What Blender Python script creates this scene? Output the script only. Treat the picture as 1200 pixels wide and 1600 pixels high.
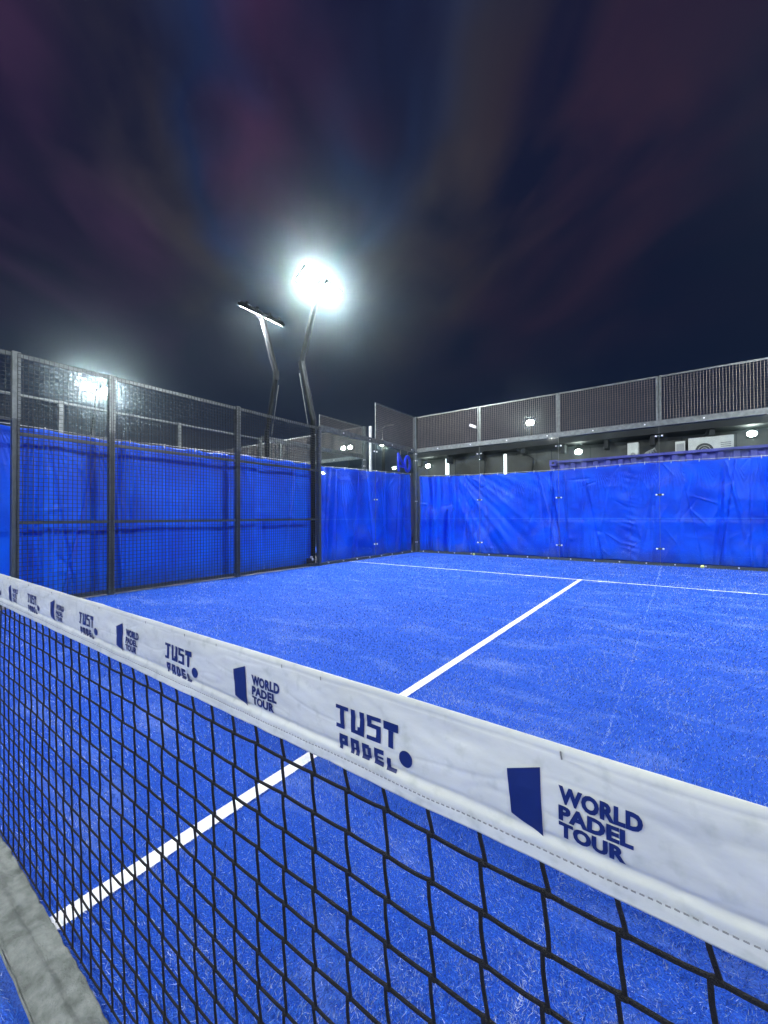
import bpy, math, random
import numpy as np
from mathutils import Vector, Matrix, noise as mnoise

random.seed(7)
rng = np.random.default_rng(7)
scene = bpy.context.scene
for o in list(bpy.data.objects):
    bpy.data.objects.remove(o)
COL = scene.collection

# ------------------------------------------------------------------ camera
cam_d = bpy.data.cameras.new("camera")
cam = bpy.data.objects.new("camera", cam_d)
COL.objects.link(cam)
CAM = Vector((1.3196, -0.3571, 1.0533))
r_ = Vector((0.81035, 0.58593, -0.00406))
u_ = Vector((0.00988, -0.00673, 0.99993))
f_ = Vector((-0.58586, 0.81034, 0.01124))
cam.matrix_world = Matrix(((r_.x, u_.x, -f_.x, CAM.x), (r_.y, u_.y, -f_.y, CAM.y), (r_.z, u_.z, -f_.z, CAM.z), (0, 0, 0, 1)))
cam_d.sensor_fit = 'HORIZONTAL'
cam_d.sensor_width = 36
cam_d.lens = 36 * 636.684 / 1200
cam_d.clip_start = 0.02
cam_d.clip_end = 600
scene.camera = cam

# ------------------------------------------------------------------ night sky
w = bpy.data.worlds.new("World")
scene.world = w
w.use_nodes = True
nt = w.node_tree
N, L = nt.nodes, nt.links
N.clear()
out = N.new('ShaderNodeOutputWorld')
bg = N.new('ShaderNodeBackground')
tc = N.new('ShaderNodeTexCoord')
sep = N.new('ShaderNodeSeparateXYZ')
L.new(tc.outputs['Generated'], sep.inputs[0])
ramp = N.new('ShaderNodeValToRGB')
el = ramp.color_ramp.elements
el[0].position = 0.0; el[0].color = (0.010, 0.019, 0.040, 1)
el[1].position = 0.85; el[1].color = (0.008, 0.009, 0.034, 1)
e = el.new(0.12); e.color = (0.0045, 0.010, 0.030, 1)
e = el.new(0.45); e.color = (0.0035, 0.007, 0.026, 1)
L.new(sep.outputs['Z'], ramp.inputs[0])
# lens flare painted into the sky: soft tinted streaks laid out like cloud bands
def wm(op, a, b=None, c=None):
    n_ = N.new('ShaderNodeMath'); n_.operation = op
    for i, q in enumerate((a, b, c)):
        if q is None: continue
        if isinstance(q, (int, float)): n_.inputs[i].default_value = q
        else: L.new(q, n_.inputs[i])
    return n_.outputs[0]
zc = wm('MAXIMUM', sep.outputs['Z'], 0.08)
across = wm('DIVIDE', wm('ADD', wm('MULTIPLY', sep.outputs['X'], .709), wm('MULTIPLY', sep.outputs['Y'], .705)), zc)
along = wm('DIVIDE', wm('SUBTRACT', wm('MULTIPLY', sep.outputs['Y'], .709), wm('MULTIPLY', sep.outputs['X'], .705)), zc)
def band_noise(ka, kl, off, detail, dist=0.0):
    cb = N.new('ShaderNodeCombineXYZ')
    L.new(wm('MULTIPLY', across, ka), cb.inputs[0]); L.new(wm('MULTIPLY', along, kl), cb.inputs[1]); cb.inputs[2].default_value = off
    n_ = N.new('ShaderNodeTexNoise'); n_.inputs['Scale'].default_value = 1; n_.inputs['Detail'].default_value = detail; n_.inputs['Distortion'].default_value = dist
    L.new(cb.outputs[0], n_.inputs['Vector'])
    return n_.outputs['Fac']
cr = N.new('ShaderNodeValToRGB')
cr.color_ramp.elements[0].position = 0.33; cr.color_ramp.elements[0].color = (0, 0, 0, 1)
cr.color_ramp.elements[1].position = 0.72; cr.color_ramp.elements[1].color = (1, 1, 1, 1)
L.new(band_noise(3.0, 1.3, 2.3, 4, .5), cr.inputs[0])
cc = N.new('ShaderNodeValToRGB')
ce = cc.color_ramp.elements  # streak tints follow the colours of the lamp's flare
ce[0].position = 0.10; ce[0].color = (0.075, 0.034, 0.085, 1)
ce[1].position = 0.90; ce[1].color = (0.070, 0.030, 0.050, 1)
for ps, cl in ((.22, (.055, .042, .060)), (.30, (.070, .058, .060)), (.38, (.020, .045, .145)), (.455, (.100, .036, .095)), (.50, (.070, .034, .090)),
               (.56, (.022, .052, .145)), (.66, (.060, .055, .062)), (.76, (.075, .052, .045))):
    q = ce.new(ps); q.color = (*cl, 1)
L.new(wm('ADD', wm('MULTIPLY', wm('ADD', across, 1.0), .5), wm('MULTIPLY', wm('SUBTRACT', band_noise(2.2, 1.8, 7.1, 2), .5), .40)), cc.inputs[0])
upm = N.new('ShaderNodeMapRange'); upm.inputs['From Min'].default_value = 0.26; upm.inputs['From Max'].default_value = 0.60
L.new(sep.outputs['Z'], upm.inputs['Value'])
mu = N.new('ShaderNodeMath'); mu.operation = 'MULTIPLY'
vd = N.new('ShaderNodeVectorMath'); vd.operation = 'DOT_PRODUCT'; vd.inputs[1].default_value = (-.566, .448, .692)   # centre of the painted flare streaks
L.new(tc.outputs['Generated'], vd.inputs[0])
flare_mask = N.new('ShaderNodeMapRange'); flare_mask.interpolation_type = 'SMOOTHSTEP'; flare_mask.inputs['From Min'].default_value = .62; flare_mask.inputs['From Max'].default_value = .97; flare_mask.inputs['To Min'].default_value = .10
L.new(vd.outputs['Value'], flare_mask.inputs['Value'])
L.new(wm('MULTIPLY', wm('MULTIPLY', cr.outputs[0], flare_mask.outputs[0]), .72), mu.inputs[0]); L.new(upm.outputs[0], mu.inputs[1])
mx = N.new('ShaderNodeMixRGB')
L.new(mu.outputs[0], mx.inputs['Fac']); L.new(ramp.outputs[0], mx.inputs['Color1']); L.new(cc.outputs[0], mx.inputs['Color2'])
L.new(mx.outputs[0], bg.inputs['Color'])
bg.inputs['Strength'].default_value = 1.0
L.new(bg.outputs[0], out.inputs['Surface'])

scene.view_settings.view_transform = 'Standard'
scene.view_settings.look = 'None'
scene.view_settings.gamma = 1
scene.view_settings.exposure = 0.0
LED = 1130.0

# ------------------------------------------------------------------ materials
def newmat(name):
    m = bpy.data.materials.new(name)
    m.use_nodes = True
    return m, m.node_tree, m.node_tree.nodes['Principled BSDF']

def mat(name, col, rough=0.5, metal=0.0, var=0.15, scale=6.0, bump=0.0, bscale=80.0, spec=0.5, col2=None):
    m, t, b = newmat(name)
    b.inputs['Roughness'].default_value = rough
    b.inputs['Metallic'].default_value = metal
    b.inputs['Specular IOR Level'].default_value = spec
    co = t.nodes.new('ShaderNodeTexCoord')
    n = t.nodes.new('ShaderNodeTexNoise')
    n.inputs['Scale'].default_value = scale; n.inputs['Detail'].default_value = 6
    t.links.new(co.outputs['Object'], n.inputs['Vector'])
    r = t.nodes.new('ShaderNodeValToRGB')
    c2 = col2 or tuple(c * (1 - var) for c in col)
    r.color_ramp.elements[0].position = 0.35; r.color_ramp.elements[0].color = (*c2, 1)
    r.color_ramp.elements[1].position = 0.65; r.color_ramp.elements[1].color = (*[min(1, c * (1 + var * .5)) for c in col], 1)
    t.links.new(n.outputs['Fac'], r.inputs[0])
    t.links.new(r.outputs[0], b.inputs['Base Color'])
    if bump:
        n2 = t.nodes.new('ShaderNodeTexNoise'); n2.inputs['Scale'].default_value = bscale; n2.inputs['Detail'].default_value = 5
        t.links.new(co.outputs['Object'], n2.inputs['Vector'])
        bp = t.nodes.new('ShaderNodeBump'); bp.inputs['Strength'].default_value = bump; bp.inputs['Distance'].default_value = 0.01
        t.links.new(n2.outputs['Fac'], bp.inputs['Height']); t.links.new(bp.outputs[0], b.inputs['Normal'])
    return m

def emit(name, col, s):
    m, t, b = newmat(name)
    b.inputs['Base Color'].default_value = (0.8, 0.8, 0.8, 1)
    b.inputs['Emission Color'].default_value = (*col, 1)
    b.inputs['Emission Strength'].default_value = s
    return m

M = {}
M['steel'] = mat('anthracite powder coated steel', (0.060, 0.075, 0.077), 0.42, 0.0, 0.25, 9, 0.15, 200, 0.6)
M['pole'] = mat('grey painted pole', (0.008, 0.0095, 0.011), 0.75, 0.0, 0.2, 14, spec=.1)
M['galv'] = mat('galvanised steel', (0.155, 0.172, 0.168), 0.38, 0.5, 0.3, 14)
M['white_metal'] = mat('white painted metal', (0.75, 0.76, 0.75), 0.4, 0, 0.1, 8)
M['wire'] = mat('welded wire', (0.145, 0.125, 0.105), 0.4, 0.0, 0.2, 5)
M['wire_dark'] = mat('dark coated welded wire', (0.036, 0.038, 0.038), 0.5, 0.0, 0.2, 5, spec=.3)
M['cord'] = mat('black braided cord', (0.012, 0.012, 0.014), 0.75, 0, 0.3, 200, 0.8, 900, 0.3)
M['rope'] = mat('pale rope', (0.7, 0.7, 0.66), 0.7, 0, 0.2, 30)
M['lead'] = emit('lit lens', (0.93, 0.97, 1.0), LED)
M['far_lead'] = emit('distant lit lens', (1.0, 0.98, 0.90), 170)
M['strong_lead'] = emit('lit lens of the next court', (0.95, 0.98, 1.0), LED * 1.1)
M['tube'] = emit('lit fluorescent tube', (0.9, 0.97, 1.0), 3.5)
M['bulk'] = emit('lit bulkhead glass', (0.92, 1.0, 0.92), 120)
M['ink'] = mat('navy print', (0.006, 0.016, 0.10), 0.45, 0, 0.1, 60)
M['asphalt'] = mat('dark asphalt', (0.045, 0.045, 0.048), 0.9, 0, 0.3, 3, 0.4, 120)
M['concrete'] = mat('concrete plinth', (0.30, 0.29, 0.27), 0.85, 0, 0.3, 4, 0.3, 60)
M['cladding'] = mat('olive grey cladding', (0.075, 0.075, 0.066), 0.6, 0, 0.35, 1.6, 0.1, 20)
M['cladding_dark'] = mat('dark cladding', (0.012, 0.0125, 0.014), 0.7, 0, 0.3, 1.6)
M['brownwall'] = mat('brown grey wall', (0.075, 0.062, 0.052), 0.8, 0, 0.3, 1.5)
M['container'] = mat('indigo container paint', (0.12, 0.125, 0.60), 0.45, 0, 0.2, 3, col2=(0.08, 0.085, 0.46))
M['white_line'] = mat('white line turf', (0.88, 0.90, 0.92), 0.9, 0, 0.08, 70, 0.4, 600)
M['foil'] = mat('blue foil', (0.003, 0.035, 0.75), 0.30, 0, 0.2, 6)
M['ball'] = mat('yellow felt', (0.72, 0.78, 0.22), 0.95, 0, 0.15, 60, 0.5, 300)
M['bolt'] = mat('bright steel bolt', (0.85, 0.85, 0.85), 0.3, 0.3, 0.05, 5)
M['ac'] = mat('cream enamel', (0.74, 0.76, 0.70), 0.5, 0, 0.12, 6)
M['grille'] = mat('dark grille', (0.05, 0.055, 0.05), 0.5, 0, 0.1, 6)
M['pipe'] = mat('grey lagged pipe', (0.42, 0.42, 0.40), 0.6, 0, 0.1, 6)
M['black'] = mat('black plastic', (0.012, 0.012, 0.014), 0.5, 0, 0.1, 6)

# architectural glass: thin reflection over see-through
m, t, b = newmat('clear glass')
t.nodes.remove(b)
ge = t.nodes.new('ShaderNodeNewGeometry')
dp = t.nodes.new('ShaderNodeVectorMath'); dp.operation = 'DOT_PRODUCT'
t.links.new(ge.outputs['Incoming'], dp.inputs[0]); t.links.new(ge.outputs['Normal'], dp.inputs[1])
ab = t.nodes.new('ShaderNodeMath'); ab.operation = 'ABSOLUTE'; t.links.new(dp.outputs['Value'], ab.inputs[0])
iv = t.nodes.new('ShaderNodeMath'); iv.operation = 'SUBTRACT'; iv.inputs[0].default_value = 1; t.links.new(ab.outputs[0], iv.inputs[1])
pw_ = t.nodes.new('ShaderNodeMath'); pw_.operation = 'POWER'; pw_.inputs[1].default_value = 5; t.links.new(iv.outputs[0], pw_.inputs[0])
fr = t.nodes.new('ShaderNodeMath'); fr.operation = 'MULTIPLY_ADD'; fr.inputs[1].default_value = 0.96; fr.inputs[2].default_value = 0.04
t.links.new(pw_.outputs[0], fr.inputs[0])
tr = t.nodes.new('ShaderNodeBsdfTransparent'); tr.inputs['Color'].default_value = (0.93, 0.965, 0.955, 1)
gl = t.nodes.new('ShaderNodeBsdfGlossy'); gl.inputs['Roughness'].default_value = 0.03
ms = t.nodes.new('ShaderNodeMixShader')
t.links.new(fr.outputs[0], ms.inputs[0]); t.links.new(tr.outputs[0], ms.inputs[1]); t.links.new(gl.outputs[0], ms.inputs[2])
co = t.nodes.new('ShaderNodeTexCoord'); sn = t.nodes.new('ShaderNodeTexNoise'); sn.inputs['Scale'].default_value = 2.2; sn.inputs['Detail'].default_value = 7; sn.inputs['Distortion'].default_value = .8
t.links.new(co.outputs['Object'], sn.inputs['Vector'])
sr = t.nodes.new('ShaderNodeMapRange'); sr.inputs['From Min'].default_value = .52; sr.inputs['From Max'].default_value = .8; sr.inputs['To Max'].default_value = .035
t.links.new(sn.outputs['Fac'], sr.inputs['Value'])
df = t.nodes.new('ShaderNodeBsdfDiffuse'); df.inputs['Color'].default_value = (.5, .6, .6, 1)
m2 = t.nodes.new('ShaderNodeMixShader'); t.links.new(sr.outputs[0], m2.inputs[0]); t.links.new(ms.outputs[0], m2.inputs[1]); t.links.new(df.outputs[0], m2.inputs[2])
t.links.new(m2.outputs[0], t.nodes['Material Output'].inputs['Surface'])
M['glass'] = m

# tarpaulin: blue PVC, wrinkled
def tarp_mat(name, col, col2, seam=None):
    m, t, b = newmat(name)
    b.inputs['Roughness'].default_value = 0.42
    b.inputs['Specular IOR Level'].default_value = 0.32
    co = t.nodes.new('ShaderNodeTexCoord')
    n = t.nodes.new('ShaderNodeTexNoise'); n.inputs['Scale'].default_value = 1.8; n.inputs['Detail'].default_value = 6
    t.links.new(co.outputs['Object'], n.inputs['Vector'])
    r = t.nodes.new('ShaderNodeValToRGB')
    r.color_ramp.elements[0].position = 0.3; r.color_ramp.elements[0].color = (*col2, 1)
    r.color_ramp.elements[1].position = 0.7; r.color_ramp.elements[1].color = (*col, 1)
    t.links.new(n.outputs['Fac'], r.inputs[0])
    last = r.outputs[0]
    if seam is not None:
        s = t.nodes.new('ShaderNodeSeparateXYZ'); t.links.new(co.outputs['Object'], s.inputs[0])
        a = t.nodes.new('ShaderNodeMath'); a.operation = 'SUBTRACT'; a.inputs[1].default_value = seam
        t.links.new(s.outputs['Z'], a.inputs[0])
        ab = t.nodes.new('ShaderNodeMath'); ab.operation = 'ABSOLUTE'; t.links.new(a.outputs[0], ab.inputs[0])
        lt = t.nodes.new('ShaderNodeMath'); lt.operation = 'LESS_THAN'; lt.inputs[1].default_value = 0.012
        t.links.new(ab.outputs[0], lt.inputs[0])
        ml = t.nodes.new('ShaderNodeMath'); ml.operation = 'MULTIPLY'; ml.inputs[1].default_value = 0.25
        t.links.new(lt.outputs[0], ml.inputs[0])
        mix = t.nodes.new('ShaderNodeMixRGB'); mix.inputs['Color2'].default_value = (0.12, 0.3, 0.9, 1)
        t.links.new(ml.outputs[0], mix.inputs['Fac']); t.links.new(last, mix.inputs['Color1'])
        last = mix.outputs[0]
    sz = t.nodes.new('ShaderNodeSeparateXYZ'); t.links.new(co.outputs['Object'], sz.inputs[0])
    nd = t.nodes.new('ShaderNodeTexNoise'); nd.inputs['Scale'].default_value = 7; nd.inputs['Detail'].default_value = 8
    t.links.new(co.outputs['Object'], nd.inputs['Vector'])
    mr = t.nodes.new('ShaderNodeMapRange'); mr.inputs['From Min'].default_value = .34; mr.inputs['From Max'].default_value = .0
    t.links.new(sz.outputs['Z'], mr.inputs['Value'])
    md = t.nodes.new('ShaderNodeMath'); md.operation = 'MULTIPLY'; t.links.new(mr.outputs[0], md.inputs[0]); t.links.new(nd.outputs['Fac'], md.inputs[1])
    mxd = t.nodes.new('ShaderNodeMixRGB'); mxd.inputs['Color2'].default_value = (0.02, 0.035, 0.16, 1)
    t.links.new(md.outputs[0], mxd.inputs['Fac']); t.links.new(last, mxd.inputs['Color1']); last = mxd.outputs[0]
    t.links.new(last, b.inputs['Base Color'])
    n2 = t.nodes.new('ShaderNodeTexNoise'); n2.inputs['Scale'].default_value = 14; n2.inputs['Detail'].default_value = 8; n2.inputs['Distortion'].default_value = 0.3
    t.links.new(co.outputs['Object'], n2.inputs['Vector'])
    bp = t.nodes.new('ShaderNodeBump'); bp.inputs['Strength'].default_value = 0.35; bp.inputs['Distance'].default_value = 0.02
    t.links.new(n2.outputs['Fac'], bp.inputs['Height']); t.links.new(bp.outputs[0], b.inputs['Normal'])
    return m
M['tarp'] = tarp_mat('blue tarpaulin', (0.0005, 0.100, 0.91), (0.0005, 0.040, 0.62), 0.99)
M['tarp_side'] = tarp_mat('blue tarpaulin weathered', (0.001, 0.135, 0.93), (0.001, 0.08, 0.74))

# tape fabric: off-white vinyl with grime
m, t, b = newmat('white vinyl')
b.inputs['Roughness'].default_value = 0.5
co = t.nodes.new('ShaderNodeTexCoord')
mpp = t.nodes.new('ShaderNodeMapping'); mpp.inputs['Scale'].default_value = (3.5, 3.5, 14)
t.links.new(co.outputs['Object'], mpp.inputs[0])
n = t.nodes.new('ShaderNodeTexNoise'); n.inputs['Scale'].default_value = 1.6; n.inputs['Detail'].default_value = 9; n.inputs['Roughness'].default_value = 0.65
t.links.new(mpp.outputs[0], n.inputs['Vector'])
r = t.nodes.new('ShaderNodeValToRGB')
r.color_ramp.elements[0].position = 0.30; r.color_ramp.elements[0].color = (0.44, 0.46, 0.42, 1)
r.color_ramp.elements[1].position = 0.66; r.color_ramp.elements[1].color = (0.60, 0.62, 0.56, 1)
t.links.new(n.outputs['Fac'], r.inputs[0])
n3 = t.nodes.new('ShaderNodeTexNoise'); n3.inputs['Scale'].default_value = 60; n3.inputs['Detail'].default_value = 3
t.links.new(co.outputs['Object'], n3.inputs['Vector'])
r3 = t.nodes.new('ShaderNodeValToRGB')
r3.color_ramp.elements[0].position = 0.25; r3.color_ramp.elements[0].color = (0.80, 0.82, 0.80, 1)
r3.color_ramp.elements[1].position = 0.45; r3.color_ramp.elements[1].color = (1, 1, 1, 1)
t.links.new(n3.outputs['Fac'], r3.inputs[0])
mm = t.nodes.new('ShaderNodeMixRGB'); mm.blend_type = 'MULTIPLY'; mm.inputs['Fac'].default_value = 1
t.links.new(r.outputs[0], mm.inputs['Color1']); t.links.new(r3.outputs[0], mm.inputs['Color2'])
t.links.new(mm.outputs[0], b.inputs['Base Color'])
bp = t.nodes.new('ShaderNodeBump'); bp.inputs['Strength'].default_value = 0.35; bp.inputs['Distance'].default_value = 0.002
n4 = t.nodes.new('ShaderNodeTexNoise'); n4.inputs['Scale'].default_value = 38; n4.inputs['Detail'].default_value = 8
t.links.new(co.outputs['Object'], n4.inputs['Vector'])
t.links.new(n4.outputs['Fac'], bp.inputs['Height']); t.links.new(bp.outputs[0], b.inputs['Normal'])
M['vinyl'] = m
M['hem'] = mat('dirty canvas hem', (0.17, 0.185, 0.175), 0.9, 0, 0.5, 30, 0.5, 260, 0.2, col2=(0.115, 0.128, 0.12))
M['thread'] = mat('grey thread', (0.22, 0.23, 0.22), 0.8)

# turf: blue fibre with sand infill
SEAM = 1.03
def turf_mat(name, vcol):
    m, t, b = newmat(name)
    b.inputs['Roughness'].default_value = 0.62 if vcol else 0.85
    b.inputs['Specular IOR Level'].default_value = 0.5 if vcol else 0.2
    if vcol:
        a = t.nodes.new('ShaderNodeAttribute'); a.attribute_name = 'fibre'
        t.links.new(a.outputs['Color'], b.inputs['Base Color'])
        return m
    co = t.nodes.new('ShaderNodeTexCoord')
    n = t.nodes.new('ShaderNodeTexNoise'); n.inputs['Scale'].default_value = 230; n.inputs['Detail'].default_value = 4
    t.links.new(co.outputs['Object'], n.inputs['Vector'])
    r = t.nodes.new('ShaderNodeValToRGB')
    r.color_ramp.elements[0].position = 0.3; r.color_ramp.elements[0].color = (0.005, 0.04, 0.30, 1)
    r.color_ramp.elements[1].position = 0.7; r.color_ramp.elements[1].color = (0.025, 0.13, 0.70, 1)
    t.links.new(n.outputs['Fac'], r.inputs[0])
    mp1 = t.nodes.new('ShaderNodeMapping'); mp1.inputs['Rotation'].default_value = (0, 0, 0.5); mp1.inputs['Scale'].default_value = (0.8, 2.4, 1)
    t.links.new(co.outputs['Object'], mp1.inputs[0])
    n2 = t.nodes.new('ShaderNodeTexNoise'); n2.inputs['Scale'].default_value = 1.6; n2.inputs['Detail'].default_value = 8; n2.inputs['Roughness'].default_value = 0.7
    t.links.new(mp1.outputs[0], n2.inputs['Vector'])
    r2 = t.nodes.new('ShaderNodeValToRGB')
    r2.color_ramp.elements[0].position = 0.52; r2.color_ramp.elements[0].color = (0, 0, 0, 1)
    r2.color_ramp.elements[1].position = 0.78; r2.color_ramp.elements[1].color = (0.55, 0.55, 0.55, 1)
    t.links.new(n2.outputs['Fac'], r2.inputs[0])
    mix = t.nodes.new('ShaderNodeMixRGB'); mix.inputs['Color2'].default_value = (0.30, 0.42, 0.75, 1)
    t.links.new(r2.outputs[0], mix.inputs['Fac']); t.links.new(r.outputs[0], mix.inputs['Color1'])
    t.links.new(mix.outputs[0], b.inputs['Base Color'])
    bp = t.nodes.new('ShaderNodeBump'); bp.inputs['Strength'].default_value = 0.8; bp.inputs['Distance'].default_value = 0.006
    t.links.new(n.outputs['Fac'], bp.inputs['Height']); t.links.new(bp.outputs[0], b.inputs['Normal'])
    return m
M['turf'] = turf_mat('blue turf backing', False)
M['fibre'] = turf_mat('turf fibre', True)

# ------------------------------------------------------------------ mesh helpers
class MB:
    def __init__(s): s.v = []; s.f = []
    def box(s, c, d, R=None):
        b = len(s.v)
        for i in (-1, 1):
            for j in (-1, 1):
                for k in (-1, 1):
                    q = Vector((i * d[0] / 2, j * d[1] / 2, k * d[2] / 2))
                    if R: q = R @ q
                    s.v.append((c[0] + q.x, c[1] + q.y, c[2] + q.z))
        for q in ((0, 1, 3, 2), (4, 6, 7, 5), (0, 4, 5, 1), (2, 3, 7, 6), (0, 2, 6, 4), (1, 5, 7, 3)):
            s.f.append(tuple(b + i for i in q))
        return s
    def span(s, a, b):
        return s.box([(a[i] + b[i]) / 2 for i in range(3)], [abs(b[i] - a[i]) for i in range(3)])
    def tube(s, pts, r, n=8, cap=True, rs=None):
        pts = [Vector(p) for p in pts]
        base = len(s.v)
        up = None
        for i, p in enumerate(pts):
            a = pts[max(i - 1, 0)]; c = pts[min(i + 1, len(pts) - 1)]
            d = (c - a).normalized()
            if up is None or abs(up.dot(d)) > 0.95:
                up = Vector((0, 0, 1)) if abs(d.z) < 0.9 else Vector((1, 0, 0))
            x = up.cross(d).normalized(); y = d.cross(x); up = y
            rr = rs[i] if rs else r
            for k in range(n):
                an = 2 * math.pi * (k + .5) / n
                q = p + x * math.cos(an) * rr + y * math.sin(an) * rr
                s.v.append(tuple(q))
        for i in range(len(pts) - 1):
            for k in range(n):
                k2 = (k + 1) % n
                s.f.append((base + i * n + k, base + i * n + k2, base + (i + 1) * n + k2, base + (i + 1) * n + k))
        if cap:
            s.f.append(tuple(base + k for k in reversed(range(n))))
            s.f.append(tuple(base + (len(pts) - 1) * n + k for k in range(n)))
        return s
    def ball(s, c, r, seg=12, rings=8, sc=(1, 1, 1)):
        b = len(s.v)
        for i in range(rings + 1):
            th = math.pi * i / rings
            for k in range(seg):
                a = 2 * math.pi * k / seg
                s.v.append((c[0] + r * sc[0] * math.sin(th) * math.cos(a), c[1] + r * sc[1] * math.sin(th) * math.sin(a), c[2] + r * sc[2] * math.cos(th)))
        for i in range(rings):
            for k in range(seg):
                k2 = (k + 1) % seg
                s.f.append((b + i * seg + k, b + (i + 1) * seg + k, b + (i + 1) * seg + k2, b + i * seg + k2))
        return s
    def prism(s, poly, fn, depth):
        """poly in 2-D, fn(u,v,d)->3-D point"""
        b = len(s.v); n = len(poly)
        for d in (0, depth):
            for (u, v) in poly: s.v.append(tuple(fn(u, v, d)))
        s.f.append(tuple(b + i for i in range(n))); s.f.append(tuple(b + n + i for i in reversed(range(n))))
        for i in range(n):
            j = (i + 1) % n
            s.f.append((b + i, b + n + i, b + n + j, b + j))
        return s
    def build(s, name, m, parent=None, smooth=False, origin=None, bevel=0):
        v = s.v
        if origin is not None: v = [(p[0] - origin[0], p[1] - origin[1], p[2] - origin[2]) for p in v]
        me = bpy.data.meshes.new(name)
        me.from_pydata(v, [], s.f)
        me.materials.append(m)
        if smooth: me.polygons.foreach_set('use_smooth', [True] * len(me.polygons))
        me.update()
        o = bpy.data.objects.new(name, me)
        COL.objects.link(o)
        if origin is not None: o.location = origin
        if parent: o.parent = parent
        if bevel:
            bv = o.modifiers.new('bevel', 'BEVEL'); bv.width = bevel; bv.segments = 2; bv.limit_method = 'ANGLE'
        return o

def tag(o, label=None, cat=None, group=None, kind=None):
    if label: o['label'] = label
    if cat: o['category'] = cat
    if group: o['group'] = group
    if kind: o['kind'] = kind
    return o

def empty(name, loc, label, cat, group=None, rz=0):
    o = bpy.data.objects.new(name, None); COL.objects.link(o)
    o.location = loc; o.rotation_euler = (0, 0, rz); o.empty_display_size = 0.1
    return tag(o, label, cat, group)

def copy_tree(o, parent=None):
    c = o.copy(); COL.objects.link(c)
    if parent: c.parent = parent
    for ch in [x for x in bpy.data.objects if x.parent == o]:
        copy_tree(ch, c)
    return c

def L3(p, loc):  # world -> local of an unrotated root
    return (p[0] - loc[0], p[1] - loc[1], p[2] - loc[2])

# ------------------------------------------------------------------ ground
gz = MB(); gz.v = [(-70, -50, -.02), (50, -50, -.02), (50, 70, -.02), (-70, 70, -.02)]; gz.f = [(0, 1, 2, 3)]
tag(gz.build('ground', M['asphalt']), kind='structure')
def sheet(name, x0, x1, y0, y1, z, m):
    b = MB(); b.v = [(x0, y0, z), (x1, y0, z), (x1, y1, z), (x0, y1, z)]; b.f = [(0, 1, 2, 3)]
    return tag(b.build(name, m), kind='structure')
sheet('court_turf', -4.97, 4.97, -9.97, 9.97, 0.0, M['turf'])
sheet('neighbouring_court_turf', -16.97, -7.03, -9.97, 9.97, 0.0, M['turf'])
sheet('service_line', -4.97, 4.97, 6.925, 6.975, 0.006, M['white_line'])
sheet('centre_line', -0.028, 0.028, 0.0, 6.921, 0.006, M['white_line'])
k = MB()
k.span((-5.40, -10.3, -.019), (-4.974, 10.3, -.004)); 
tag(k.build('fence_plinth', M['concrete']), kind='structure')

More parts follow.
